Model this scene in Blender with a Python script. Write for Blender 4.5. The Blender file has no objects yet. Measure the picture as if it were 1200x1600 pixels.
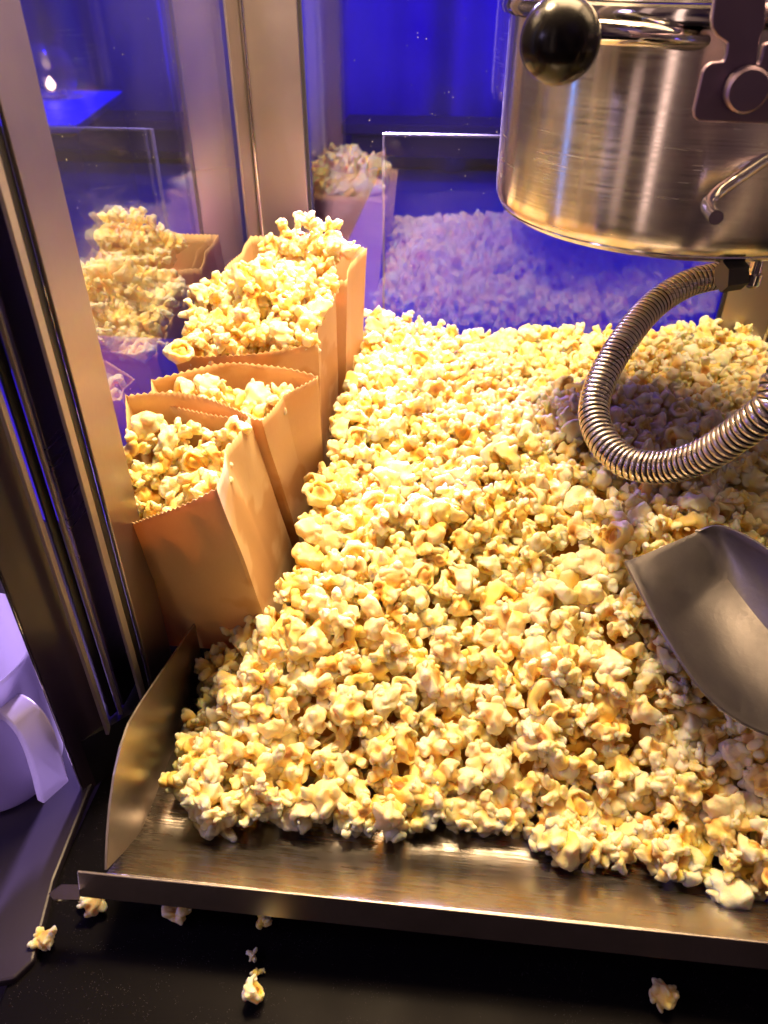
import bpy, math, random
import numpy as np
from mathutils import Vector, Matrix, Euler

random.seed(7)
RNG = np.random.default_rng(11)
S = bpy.context.scene
COL = S.collection

# ------------------------------------------------------------------ camera
F, PITCH, YAW, CAMH = 1200.0, math.radians(36), math.radians(5.9), 0.40
cam_d = bpy.data.cameras.new("camera")
cam = bpy.data.objects.new("camera", cam_d)
COL.objects.link(cam)
cam.location = (0, 0, CAMH)
cam.rotation_euler = (math.radians(90) - PITCH, 0, YAW)
cam_d.sensor_fit = 'VERTICAL'
cam_d.sensor_height = 32.0
cam_d.lens = 24.0
cam_d.clip_start = 0.01
cam_d.clip_end = 60
cam_d.dof.use_dof = True
cam_d.dof.focus_distance = 0.52
cam_d.dof.aperture_fstop = 9.0
S.camera = cam
S.view_settings.view_transform = 'Standard'
S.view_settings.look = 'None'
S.view_settings.exposure = 0.27
S.view_settings.gamma = 1.0
S.render.engine = 'CYCLES'
S.cycles.max_bounces = 12
S.cycles.diffuse_bounces = 7
S.cycles.transparent_max_bounces = 12
S.cycles.caustics_reflective = False
S.cycles.caustics_refractive = False
S.cycles.use_denoising = True
S.cycles.sample_clamp_indirect = 4.0

# ------------------------------------------------------------------ world: a dim violet party room
W = bpy.data.worlds.new("World")
S.world = W
W.use_nodes = True
nt = W.node_tree
nt.nodes.clear()
wo = nt.nodes.new("ShaderNodeOutputWorld")
bg = nt.nodes.new("ShaderNodeBackground")
tc = nt.nodes.new("ShaderNodeTexCoord")
nz = nt.nodes.new("ShaderNodeTexNoise")
nz.inputs["Scale"].default_value = 2.6
nz.inputs["Detail"].default_value = 1.0
rp = nt.nodes.new("ShaderNodeValToRGB")
rp.color_ramp.elements[0].position = 0.36
rp.color_ramp.elements[0].color = (0.016, 0.008, 0.030, 1)
rp.color_ramp.elements[1].position = 0.66
rp.color_ramp.elements[1].color = (0.36, 0.22, 0.19, 1)
e = rp.color_ramp.elements.new(0.5)
e.color = (0.095, 0.050, 0.058, 1)
nt.links.new(tc.outputs["Generated"], nz.inputs["Vector"])
nt.links.new(nz.outputs["Fac"], rp.inputs["Fac"])
nt.links.new(rp.outputs["Color"], bg.inputs["Color"])
nt.links.new(bg.outputs[0], wo.inputs[0])
bg.inputs["Strength"].default_value = 0.46


def light(name, kind, loc, energy, color, size=0.1, size_y=None, target=None, spot=None, blend=0.5):
    d = bpy.data.lights.new(name, kind)
    d.energy = energy
    d.color = color
    if kind == 'AREA':
        d.size = size
        if size_y:
            d.shape = 'RECTANGLE'
            d.size_y = size_y
    else:
        d.shadow_soft_size = size
    if kind == 'SPOT':
        d.spot_size = math.radians(spot)
        d.spot_blend = blend
    o = bpy.data.objects.new(name, d)
    COL.objects.link(o)
    o.location = loc
    if target is not None:
        o.rotation_euler = (Vector(target) - Vector(loc)).to_track_quat('-Z', 'Y').to_euler()
    return o


LAMP = (-0.11, 0.53, 0.71)
light("heat_lamp_light", 'SPOT', LAMP, 24.5, (1.0, 0.70, 0.37), size=0.045, target=(LAMP[0] + 0.06, LAMP[1] - 0.02, 0), spot=101, blend=0.5)
light("warm_roof_fill", 'AREA', (0.06, 0.54, 0.815), 19.0, (1.0, 0.68, 0.36), size=0.48, size_y=0.42, target=(0.05, 0.38, 0))  # added soft fill in place of light bounced around the cabinet
light("violet_jug_fill", 'AREA', (-0.62, 0.05, 0.55), 0.8, (0.66, 0.52, 1.0), size=0.15, target=(-0.30, 0.25, 0))  # unseen fill added to brighten the jug
light("blue_low_light", 'AREA', (-0.75, 0.10, 0.14), 0.45, (0.22, 0.12, 1.0), size=0.12, target=(-0.2, 0.2, -0.04))
light("lavender_back_light", 'AREA', (-0.19, 1.65, 0.50), 4.0, (0.70, 0.50, 1.0), size=0.2, target=(-0.16, 0.70, 0.20)).data.spread = math.radians(22)
light("violet_room_light", 'AREA', (0.7, -0.6, 1.2), 0.25, (0.62, 0.40, 1.0), size=0.7, target=(0, 0.3, 0))
light("blue_tube_light", 'AREA', (-0.90, 0.385, 0.45), 0.40, (0.06, 0.30, 1.0), size=0.022, size_y=1.0, target=(0.06, 0.476, 0.45))
light("pale_streak_light", 'AREA', (-0.36, -0.38, 0.45), 0.35, (1.0, 0.68, 0.56), size=0.07, size_y=0.9, target=(0.1, 0.449, 0.40))  # added strip light that draws the pale streak on the kettle
light("dim_streak_light", 'AREA', (-0.62, -0.22, 0.45), 0.16, (1.0, 0.66, 0.55), size=0.10, size_y=0.9, target=(0.08, 0.455, 0.40))  # second added strip, for a weaker streak on the kettle
light("blue_curtain_light", 'AREA', (0.30, 1.45, 0.95), 7.0, (0.18, 0.0, 1.0), size=0.5, target=(0.0, 2.1, 0.45))
light("blue_counter_light", 'AREA', (0.30, 0.95, 0.75), 1.5, (0.09, 0.0, 1.0), size=0.3, target=(0.25, 1.45, -0.05))
light("blue_side_light", 'AREA', (-0.38, 0.75, 0.75), 2.4, (0.06, 0.0, 1.0), size=0.25, target=(-0.85, 0.78, -0.1))
light("blue_table_light", 'SPOT', (-1.1, 2.3, 1.3), 150.0, (0.0, 0.0, 1.0), size=0.05, target=(-1.15, 2.35, 0.05), spot=75)


# ------------------------------------------------------------------ camera-free helpers: reading points off known planes
_fw = np.array([-math.sin(YAW) * math.cos(PITCH), math.cos(YAW) * math.cos(PITCH), -math.sin(PITCH)])
_rt = np.array([math.cos(YAW), math.sin(YAW), 0.0])
_up = np.cross(_rt, _fw)
_C = np.array([0, 0, CAMH])


def _ray(x, y):
    return _fw + _rt * (x - 600) / F - _up * (y - 800) / F


def onz(x, y, z):
    d = _ray(x, y)
    return _C + d * ((z - CAMH) / d[2])


def ony(x, y, Y):
    d = _ray(x, y)
    return _C + d * (Y / d[1])


def att(x, y, t):
    return _C + _ray(x, y) * t


def proj(p):
    d = np.asarray(p) - _C
    z = d @ _fw
    return 600 + F * (d @ _rt) / z, 800 - F * (d @ _up) / z, z


# ------------------------------------------------------------------ materials
MATS = {}


def mat(name):
    m = bpy.data.materials.new(name)
    m.use_nodes = True
    MATS[name] = m
    n = m.node_tree
    b = n.nodes["Principled BSDF"]
    return m, n, b


def node(n, t, **kw):
    x = n.nodes.new(t)
    for k, v in kw.items():
        if k in x.inputs:
            x.inputs[k].default_value = v
        else:
            setattr(x, k, v)
    return x


def metal(name, color, rough, scale=(4, 4, 400), bump=0.05, rvar=0.12, aniso=0.0, blotch=0.0):
    m, n, b = mat(name)
    b.inputs["Metallic"].default_value = 1.0
    b.inputs["Anisotropic"].default_value = aniso
    t = node(n, "ShaderNodeTexCoord")
    mp = node(n, "ShaderNodeMapping")
    mp.inputs["Scale"].default_value = scale
    nz = node(n, "ShaderNodeTexNoise", Scale=1.0, Detail=3.0, Roughness=0.6)
    n.links.new(t.outputs["Object"], mp.inputs["Vector"])
    n.links.new(mp.outputs[0], nz.inputs["Vector"])
    n2 = node(n, "ShaderNodeTexNoise", Scale=22.0, Detail=4.0)
    n.links.new(t.outputs["Object"], n2.inputs["Vector"])
    mr = node(n, "ShaderNodeMapRange")
    mr.inputs["From Min"].default_value = 0.3
    mr.inputs["From Max"].default_value = 0.7
    mr.inputs["To Min"].default_value = max(0.03, rough - rvar)
    mr.inputs["To Max"].default_value = rough + rvar
    ad = node(n, "ShaderNodeMath", operation='ADD')
    ml = node(n, "ShaderNodeMath", operation='MULTIPLY')
    ml.inputs[1].default_value = 0.5
    n.links.new(nz.outputs["Fac"], ad.inputs[0])
    n.links.new(n2.outputs["Fac"], ad.inputs[1])
    n.links.new(ad.outputs[0], ml.inputs[0])
    n.links.new(ml.outputs[0], mr.inputs["Value"])
    n.links.new(mr.outputs[0], b.inputs["Roughness"])
    bp = node(n, "ShaderNodeBump", Strength=bump, Distance=0.001)
    n.links.new(nz.outputs["Fac"], bp.inputs["Height"])
    n.links.new(bp.outputs[0], b.inputs["Normal"])
    cr = node(n, "ShaderNodeMix", data_type='RGBA')
    cr.inputs["A"].default_value = (*[c * (1 - blotch) for c in color], 1)
    cr.inputs["B"].default_value = (*color, 1)
    n.links.new(n2.outputs["Fac"], cr.inputs["Factor"])
    n.links.new(cr.outputs["Result"], b.inputs["Base Color"])
    return m


def plain(name, color, rough=0.5, spec=0.5, metallic=0.0, coat=0.0, speck=None):
    m, n, b = mat(name)
    b.inputs["Base Color"].default_value = (*color, 1)
    b.inputs["Metallic"].default_value = metallic
    b.inputs["Specular IOR Level"].default_value = spec
    b.inputs["Coat Weight"].default_value = coat
    t = node(n, "ShaderNodeTexCoord")
    n2 = node(n, "ShaderNodeTexNoise", Scale=35.0, Detail=5.0)
    n.links.new(t.outputs["Object"], n2.inputs["Vector"])
    mr = node(n, "ShaderNodeMapRange")
    mr.inputs["To Min"].default_value = max(0.02, rough - 0.1)
    mr.inputs["To Max"].default_value = rough + 0.1
    n.links.new(n2.outputs["Fac"], mr.inputs["Value"])
    n.links.new(mr.outputs[0], b.inputs["Roughness"])
    if speck:
        v = node(n, "ShaderNodeTexVoronoi", Scale=speck[0])
        n.links.new(t.outputs["Object"], v.inputs["Vector"])
        lt = node(n, "ShaderNodeMath", operation='LESS_THAN')
        lt.inputs[1].default_value = speck[1]
        n.links.new(v.outputs["Distance"], lt.inputs[0])
        gate = node(n, "ShaderNodeTexNoise", Scale=speck[0] * 0.12, Detail=2.0)
        n.links.new(t.outputs["Object"], gate.inputs["Vector"])
        g2 = node(n, "ShaderNodeMath", operation='GREATER_THAN')
        g2.inputs[1].default_value = 0.52
        n.links.new(gate.outputs["Fac"], g2.inputs[0])
        mm = node(n, "ShaderNodeMath", operation='MULTIPLY')
        n.links.new(lt.outputs[0], mm.inputs[0])
        n.links.new(g2.outputs[0], mm.inputs[1])
        mx = node(n, "ShaderNodeMix", data_type='RGBA')
        mx.inputs["A"].default_value = (*color, 1)
        mx.inputs["B"].default_value = (*speck[2], 1)
        n.links.new(mm.outputs[0], mx.inputs["Factor"])
        n.links.new(mx.outputs["Result"], b.inputs["Base Color"])
    return m


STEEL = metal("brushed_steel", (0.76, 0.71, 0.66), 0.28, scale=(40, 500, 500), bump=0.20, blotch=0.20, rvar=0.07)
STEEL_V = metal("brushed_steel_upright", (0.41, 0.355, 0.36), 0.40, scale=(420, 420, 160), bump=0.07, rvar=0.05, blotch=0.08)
STEEL_K = metal("kettle_steel", (0.74, 0.69, 0.66), 0.22, scale=(14, 14, 700), bump=0.05, rvar=0.08)
STEEL_K.node_tree.nodes["Principled BSDF"].inputs["Anisotropic"].default_value = 0.9
STEEL_K.node_tree.nodes["Principled BSDF"].inputs["Anisotropic Rotation"].default_value = 0.25
_tg = STEEL_K.node_tree.nodes.new("ShaderNodeTangent")
_tg.direction_type = 'RADIAL'
_tg.axis = 'Z'
STEEL_K.node_tree.links.new(_tg.outputs[0], STEEL_K.node_tree.nodes["Principled BSDF"].inputs["Tangent"])
STEEL_S = metal("satin_steel", (0.56, 0.50, 0.46), 0.36, scale=(500, 30, 500), bump=0.10, rvar=0.08, blotch=0.25)
CHROME = metal("polished_steel", (0.68, 0.65, 0.63), 0.10, bump=0.02, rvar=0.05)
DARKSTEEL = metal("bracket_steel", (0.27, 0.20, 0.27), 0.45, scale=(60, 60, 60), bump=0.08)
ALU = metal("cast_aluminium", (0.20, 0.185, 0.19), 0.46, scale=(300, 300, 300), bump=0.12, rvar=0.10, blotch=0.18)
HOSE = metal("hose_steel", (0.50, 0.45, 0.43), 0.30, bump=0.03)
GASKET = plain("black_rubber", (0.012, 0.011, 0.012), 0.5)
SIDEPANEL = plain("dark_violet_panel", (0.045, 0.03, 0.05), 0.32, spec=0.6)
GRANITE = plain("black_speckled_counter", (0.004, 0.0035, 0.005), 0.45, spec=0.04, speck=(900.0, 0.11, (0.13, 0.11, 0.13)))
BAKELITE = plain("black_ball", (0.006, 0.005, 0.006), 0.24, spec=0.22, coat=0.0)
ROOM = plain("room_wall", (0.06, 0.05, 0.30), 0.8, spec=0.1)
CURTAIN = plain("curtain_cloth", (0.07, 0.03, 0.75), 0.8, spec=0.1)  # blue of the room light is put into the curtain colour
TABLETOP = plain("tabletop_blue_light_tint", (0.05, 0.06, 0.85), 0.5)  # base colour carries the blue light falling on the table top
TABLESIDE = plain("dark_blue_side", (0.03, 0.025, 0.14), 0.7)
BACKCOUNTER = plain("counter_blue_light_tint", (0.045, 0.02, 0.62), 0.5)  # blue room light painted into the counter colour
CABFLOOR = plain("cabinet_floor", (0.03, 0.028, 0.03), 0.4)


def glass_mat(name, ior=1.6, haze=0.02, dust=True, tint=(0.93, 0.94, 0.97)):
    m = bpy.data.materials.new(name)
    m.use_nodes = True
    n = m.node_tree
    n.nodes.clear()
    out = node(n, "ShaderNodeOutputMaterial")
    tr = node(n, "ShaderNodeBsdfTransparent")
    tr.inputs[0].default_value = (*tint, 1)
    gl = node(n, "ShaderNodeBsdfGlossy")
    gl.inputs["Roughness"].default_value = 0.012
    gl.inputs["Color"].default_value = (1, 1, 1, 1)
    f0 = ((ior - 1) / (ior + 1)) ** 2
    lw = node(n, "ShaderNodeLayerWeight")
    lw.inputs["Blend"].default_value = 0.5
    pw = node(n, "ShaderNodeMath", operation='POWER')
    pw.inputs[1].default_value = 4.2
    fr = node(n, "ShaderNodeMath", operation='MULTIPLY_ADD')
    fr.inputs[1].default_value = 1 - f0
    fr.inputs[2].default_value = f0
    n.links.new(lw.outputs["Facing"], pw.inputs[0])
    n.links.new(pw.outputs[0], fr.inputs[0])
    mx = node(n, "ShaderNodeMixShader")
    n.links.new(fr.outputs[0], mx.inputs[0])
    n.links.new(tr.outputs[0], mx.inputs[1])
    n.links.new(gl.outputs[0], mx.inputs[2])
    df = node(n, "ShaderNodeBsdfDiffuse")
    df.inputs[0].default_value = (0.8, 0.78, 0.76, 1)
    t = node(n, "ShaderNodeTexCoord")
    nz = node(n, "ShaderNodeTexNoise", Scale=9.0, Detail=4.0)
    n.links.new(t.outputs["Object"], nz.inputs["Vector"])
    mr = node(n, "ShaderNodeMapRange")
    mr.inputs["From Min"].default_value = 0.35
    mr.inputs["From Max"].default_value = 0.75
    mr.inputs["To Min"].default_value = haze * 0.2
    mr.inputs["To Max"].default_value = haze * 1.6
    n.links.new(nz.outputs["Fac"], mr.inputs["Value"])
    fac = mr.outputs[0]
    if dust:
        v = node(n, "ShaderNodeTexVoronoi", Scale=170.0)
        n.links.new(t.outputs["Object"], v.inputs["Vector"])
        lt = node(n, "ShaderNodeMath", operation='LESS_THAN')
        lt.inputs[1].default_value = 0.085
        n.links.new(v.outputs["Distance"], lt.inputs[0])
        g = node(n, "ShaderNodeTexNoise", Scale=60.0)
        n.links.new(t.outputs["Object"], g.inputs["Vector"])
        g2 = node(n, "ShaderNodeMath", operation='GREATER_THAN')
        g2.inputs[1].default_value = 0.6
        n.links.new(g.outputs["Fac"], g2.inputs[0])
        mm = node(n, "ShaderNodeMath", operation='MULTIPLY')
        n.links.new(lt.outputs[0], mm.inputs[0])
        n.links.new(g2.outputs[0], mm.inputs[1])
        m3 = node(n, "ShaderNodeMath", operation='MULTIPLY_ADD')
        m3.inputs[1].default_value = 0.45
        n.links.new(mm.outputs[0], m3.inputs[0])
        n.links.new(mr.outputs[0], m3.inputs[2])
        fac = m3.outputs[0]
    m2 = node(n, "ShaderNodeMixShader")
    n.links.new(fac, m2.inputs[0])
    n.links.new(mx.outputs[0], m2.inputs[1])
    n.links.new(df.outputs[0], m2.inputs[2])
    n.links.new(m2.outputs[0], out.inputs[0])
    return m


GLASS = glass_mat("dusty_glass", ior=2.8, haze=0.011)
GLASS_B = glass_mat("back_glass", ior=1.85, haze=0.004)
ACRYL = glass_mat("clear_acrylic", ior=1.25, haze=0.008, dust=False, tint=(0.6, 0.55, 0.9))
JARGLASS = glass_mat("jar_glass", ior=1.5, haze=0.04, dust=False)

# kraft paper
KRAFT, n, b = mat("kraft_paper")
b.inputs["Roughness"].default_value = 0.75
b.inputs["Specular IOR Level"].default_value = 0.15
t = node(n, "ShaderNodeTexCoord")
mp = node(n, "ShaderNodeMapping")
mp.inputs["Scale"].default_value = (900, 900, 160)
fib = node(n, "ShaderNodeTexNoise", Scale=1.0, Detail=4.0, Roughness=0.7)
n.links.new(t.outputs["Object"], mp.inputs["Vector"])
n.links.new(mp.outputs[0], fib.inputs["Vector"])
big = node(n, "ShaderNodeTexNoise", Scale=30.0, Detail=5.0)
n.links.new(t.outputs["Object"], big.inputs["Vector"])
cm = node(n, "ShaderNodeMix", data_type='RGBA')
# grease spots soaked into the paper
cm.inputs["A"].default_value = (0.72, 0.51, 0.25, 1)
cm.inputs["B"].default_value = (0.84, 0.66, 0.39, 1)
av = node(n, "ShaderNodeMath", operation='MULTIPLY_ADD')
av.inputs[1].default_value = 0.6
sc2 = node(n, "ShaderNodeMath", operation='MULTIPLY')
sc2.inputs[1].default_value = 0.45
n.links.new(big.outputs["Fac"], sc2.inputs[0])
n.links.new(fib.outputs["Fac"], av.inputs[0])
n.links.new(sc2.outputs[0], av.inputs[2])
n.links.new(av.outputs[0], cm.inputs["Factor"])
gs_n = node(n, "ShaderNodeTexNoise", Scale=14.0, Detail=3.0)
n.links.new(t.outputs["Object"], gs_n.inputs["Vector"])
gr = node(n, "ShaderNodeMapRange")
gr.inputs["From Min"].default_value = 0.56
gr.inputs["From Max"].default_value = 0.60
gr.inputs["To Max"].default_value = 0.55
n.links.new(gs_n.outputs["Fac"], gr.inputs["Value"])
gm = node(n, "ShaderNodeMix", data_type='RGBA')
gm.inputs["B"].default_value = (0.56, 0.29, 0.10, 1)
n.links.new(gr.outputs[0], gm.inputs["Factor"])
n.links.new(cm.outputs["Result"], gm.inputs["A"])
n.links.new(gm.outputs["Result"], b.inputs["Base Color"])
bp = node(n, "ShaderNodeBump", Strength=0.25, Distance=0.0006)
n.links.new(av.outputs[0], bp.inputs["Height"])
n.links.new(bp.outputs[0], b.inputs["Normal"])
tl = node(n, "ShaderNodeBsdfTranslucent")
tl.inputs[0].default_value = (0.78, 0.42, 0.15, 1)
mxs = node(n, "ShaderNodeMixShader")
mxs.inputs[0].default_value = 0.30
n.links.new(b.outputs[0], mxs.inputs[1])
n.links.new(tl.outputs[0], mxs.inputs[2])
n.links.new(mxs.outputs[0], n.nodes["Material Output"].inputs[0])

# popped corn
CORN, n, b = mat("popped_corn")
b.inputs["Roughness"].default_value = 0.48
b.inputs["Specular IOR Level"].default_value = 0.35
b.inputs["Subsurface Weight"].default_value = 0.8
b.inputs["Subsurface Radius"].default_value = (1.0, 0.75, 0.35)
b.inputs["Subsurface Scale"].default_value = 0.0045
at = node(n, "ShaderNodeAttribute", attribute_name="Col")
oi = node(n, "ShaderNodeObjectInfo")
hs = node(n, "ShaderNodeMapRange")
hs.inputs["To Min"].default_value = 0.94
hs.inputs["To Max"].default_value = 1.04
n.links.new(oi.outputs["Random"], hs.inputs["Value"])
hv = node(n, "ShaderNodeHueSaturation")
n.links.new(hs.outputs[0], hv.inputs["Value"])
n.links.new(at.outputs["Color"], hv.inputs["Color"])
n.links.new(hv.outputs[0], b.inputs["Base Color"])
t = node(n, "ShaderNodeTexCoord")
pn = node(n, "ShaderNodeTexNoise", Scale=900.0, Detail=3.0, Roughness=0.6)
n.links.new(t.outputs["Object"], pn.inputs["Vector"])
bp = node(n, "ShaderNodeBump", Strength=0.45, Distance=0.0008)
n.links.new(pn.outputs["Fac"], bp.inputs["Height"])
n.links.new(bp.outputs[0], b.inputs["Normal"])

# frosted plastic jug
JUG, n, b = mat("frosted_plastic")
b.inputs["Base Color"].default_value = (0.55, 0.51, 0.60, 1)
b.inputs["Roughness"].default_value = 0.35
b.inputs["Subsurface Weight"].default_value = 0.0
tl = node(n, "ShaderNodeBsdfTranslucent")
tl.inputs[0].default_value = (0.55, 0.51, 0.62, 1)
tp = node(n, "ShaderNodeBsdfTransparent")
m1 = node(n, "ShaderNodeMixShader")
m1.inputs[0].default_value = 0.45
m2 = node(n, "ShaderNodeMixShader")
m2.inputs[0].default_value = 0.12
n.links.new(b.outputs[0], m1.inputs[1])
n.links.new(tl.outputs[0], m1.inputs[2])
n.links.new(m1.outputs[0], m2.inputs[1])
n.links.new(tp.outputs[0], m2.inputs[2])
n.links.new(m2.outputs[0], n.nodes["Material Output"].inputs[0])


def emis(name, color, s):
    m = bpy.data.materials.new(name)
    m.use_nodes = True
    b = m.node_tree.nodes["Principled BSDF"]
    b.inputs["Emission Color"].default_value = (*color, 1)
    b.inputs["Emission Strength"].default_value = s
    return m


FLAME = emis("candle_flame", (1.0, 0.62, 0.30), 9.0)
BULB = emis("lamp_bulb", (1.0, 0.74, 0.42), 12.0)


# ------------------------------------------------------------------ object helpers
def mesh_obj(name, verts, faces, m, parent=None, smooth=False, auto=None):
    me = bpy.data.meshes.new(name)
    me.from_pydata([tuple(map(float, v)) for v in verts], [], faces)
    me.materials.append(m)
    me.validate()
    if smooth:
        me.shade_smooth()
    if auto is not None:
        me.shade_smooth()
        me.set_sharp_from_angle(angle=math.radians(auto))
    o = bpy.data.objects.new(name, me)
    COL.objects.link(o)
    if parent is not None:
        o.parent = parent
        o.matrix_parent_inverse = Matrix.Translation(-parent.location)
    return o


def tag(o, label=None, cat=None, group=None, kind=None):
    if label:
        o["label"] = label
    if cat:
        o["category"] = cat
    if group:
        o["group"] = group
    if kind:
        o["kind"] = kind
    return o


def empty(name, loc, label, cat, group=None):
    o = bpy.data.objects.new(name, None)
    COL.objects.link(o)
    o.location = loc
    return tag(o, label, cat, group)


def mod(o, kind, **kw):
    m = o.modifiers.new(kind.lower(), kind)
    for k, v in kw.items():
        setattr(m, k, v)
    return m


def bevel(o, w, seg=2):
    mod(o, 'BEVEL', width=w, segments=seg, limit_method='ANGLE')
    return o


def box(name, x0, x1, y0, y1, z0, z1, m, parent=None, bev=0.0):
    v = [(x, y, z) for z in (z0, z1) for y in (y0, y1) for x in (x0, x1)]
    f = [(0, 2, 3, 1), (4, 5, 7, 6), (0, 1, 5, 4), (2, 6, 7, 3), (0, 4, 6, 2), (1, 3, 7, 5)]
    o = mesh_obj(name, v, f, m, parent)
    if bev:
        bevel(o, bev)
    return o


def extrude_z(name, pts, z0, z1, m, parent=None, bev=0.0):
    k = len(pts)
    v = [(x, y, z0) for x, y in pts] + [(x, y, z1) for x, y in pts]
    f = [tuple(range(k - 1, -1, -1)), tuple(range(k, 2 * k))]
    f += [(i, (i + 1) % k, k + (i + 1) % k, k + i) for i in range(k)]
    o = mesh_obj(name, v, f, m, parent)
    if bev:
        bevel(o, bev)
    return o


def lathe(name, prof, center, m, parent=None, seg=96, auto=35, axis=None):
    """prof: list of (r, h); revolved round axis (default +z) at center"""
    v, f = [], []
    k = len(prof)
    for i in range(seg):
        a = 2 * math.pi * i / seg
        for r, h in prof:
            v.append(Vector((r * math.cos(a), r * math.sin(a), h)))
    for i in range(seg):
        j = (i + 1) % seg
        for q in range(k - 1):
            f.append((i * k + q, j * k + q, j * k + q + 1, i * k + q + 1))
    if axis is not None:
        R = Vector((0, 0, 1)).rotation_difference(Vector(axis).normalized())
        v = [R @ p for p in v]
    c = Vector(center)
    return mesh_obj(name, [p + c for p in v], f, m, parent, auto=auto)


def catmull(P, n):
    P = [np.array(p, float) for p in P]
    P = [2 * P[0] - P[1]] + P + [2 * P[-1] - P[-2]]
    out = []
    for i in range(1, len(P) - 2):
        for s in range(n):
            t = s / n
            a, b_, c, d = P[i - 1:i + 3]
            out.append(0.5 * ((2 * b_) + (-a + c) * t + (2 * a - 5 * b_ + 4 * c - d) * t * t + (-a + 3 * b_ - 3 * c + d) * t ** 3))
    out.append(P[-2])
    return np.array(out)


def sweep(name, pts, rad, m, parent=None, seg=20, caps=True, auto=None, smooth=True):
    """rad: float or callable(arc length)"""
    pts = np.asarray(pts, float)
    tang = np.gradient(pts, axis=0)
    tang /= np.linalg.norm(tang, axis=1)[:, None]
    s = np.concatenate([[0], np.cumsum(np.linalg.norm(np.diff(pts, axis=0), axis=1))])
    up = np.array([0.1, 0.2, 1.0])
    u = np.cross(tang[0], up)
    u /= np.linalg.norm(u)
    v, f = [], []
    for i, p in enumerate(pts):
        u = u - tang[i] * (u @ tang[i])
        u /= np.linalg.norm(u)
        w = np.cross(tang[i], u)
        r = rad(s[i]) if callable(rad) else rad
        for k in range(seg):
            a = 2 * math.pi * k / seg
            v.append(p + r * (math.cos(a) * u + math.sin(a) * w))
    for i in range(len(pts) - 1):
        for k in range(seg):
            k2 = (k + 1) % seg
            f.append((i * seg + k, i * seg + k2, (i + 1) * seg + k2, (i + 1) * seg + k))
    if caps:
        f.append(tuple(range(seg - 1, -1, -1)))
        f.append(tuple(range((len(pts) - 1) * seg, len(pts) * seg)))
    return mesh_obj(name, v, f, m, parent, smooth=smooth, auto=auto)


def resample(pts, step):
    pts = np.asarray(pts)
    s = np.concatenate([[0], np.cumsum(np.linalg.norm(np.diff(pts, axis=0), axis=1))])
    q = np.arange(0, s[-1], step)
    return np.stack([np.interp(q, s, pts[:, i]) for i in range(3)], 1)


# ================================================================== SETTING
tag(box("floor", -6, 6, -3, 6, -0.92, -0.90, plain("room_floor", (0.06, 0.05, 0.07), 0.5)),
    "dark floor of the blue lit room", kind="structure")
tag(box("wall", -4.0, 2.6, 4.2, 4.3, -0.9, 2.2, ROOM), "far wall of the blue lit room", kind="structure")

# black speckled counter the machine stands on
ct = box("counter", -0.222, 0.9, -0.30, 0.835, -0.09, -0.05, GRANITE, bev=0.002)
tag(ct, "black speckled counter under the popcorn machine", kind="structure")
sh = extrude_z("side_shelf", [tuple(onz(137, 1240, -0.045)[:2]), tuple(onz(84, 1375, -0.045)[:2]), tuple(onz(52, 1500, -0.045)[:2]),
                              tuple(onz(20, 1530, -0.045)[:2]), tuple(onz(-60, 1545, -0.045)[:2]), (-0.60, 0.15), (-0.60, 0.56), (-0.232, 0.56)],
               -0.052, -0.045, plain("grey_violet_laminate", (0.026, 0.021, 0.036), 0.38, spec=0.3), bev=0.0015)
tag(sh, "smooth grey shelf surface under the plastic jug", kind="structure")
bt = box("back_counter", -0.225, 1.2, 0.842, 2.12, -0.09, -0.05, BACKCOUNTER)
tag(bt, "counter behind the glass glowing in blue light", kind="structure")
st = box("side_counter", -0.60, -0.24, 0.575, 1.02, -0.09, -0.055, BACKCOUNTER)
tag(st, "counter beyond the left glass lit blue", kind="structure")

# curtain behind
v, f = [], []
NX, NZ = 160, 8
for j in range(NZ):
    for i in range(NX):
        x = -0.75 + 1.9 * i / (NX - 1)
        z = -0.05 + 1.5 * j / (NZ - 1)
        y = 2.15 + 0.035 * math.sin(x * 21 + 1.5 * math.sin(x * 5)) + 0.02 * math.sin(x * 47) + 0.05 * math.sin(z * 2 + x * 3)
        v.append((x, y, z))
for j in range(NZ - 1):
    for i in range(NX - 1):
        a = j * NX + i
        f.append((a, a + 1, a + NX + 1, a + NX))
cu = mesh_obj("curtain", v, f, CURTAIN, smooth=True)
mod(cu, 'SOLIDIFY', thickness=0.004)
tag(cu, "soft folded curtain glowing blue behind the back glass", "curtain")

# dark rail / table front in front of the curtain
rail = empty("low_shelf", (0.1, 2.0, -0.05), "low dark shelf standing in front of the blue curtain", "shelf")
box("table_top", -0.30, 1.2, 1.94, 2.06, 0.060, 0.085, TABLESIDE, rail, bev=0.004)
box("table_front", -0.28, 1.18, 1.96, 1.98, 0.012, 0.059, plain("dark_front", (0.02, 0.015, 0.10), 0.5), rail)
box("table_leg", -0.28, -0.25, 1.99, 2.03, -0.0495, 0.059, TABLESIDE, rail)
box("table_leg", 1.14, 1.17, 1.99, 2.03, -0.0495, 0.059, TABLESIDE, rail)

# dark pillar seen through left glass
pl_ = empty("dark_column", (-1.05, 3.0, -0.9), "dark square column seen through the left glass", "column")
box("shaft", -0.98, -0.76, 2.9, 3.1, -0.9, 2.0, plain("dark_paint", (0.05, 0.04, 0.08), 0.7), pl_, bev=0.004)
box("foot", -1.00, -0.74, 2.88, 3.12, -0.9, -0.8, TABLESIDE, pl_, bev=0.004)

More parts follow.
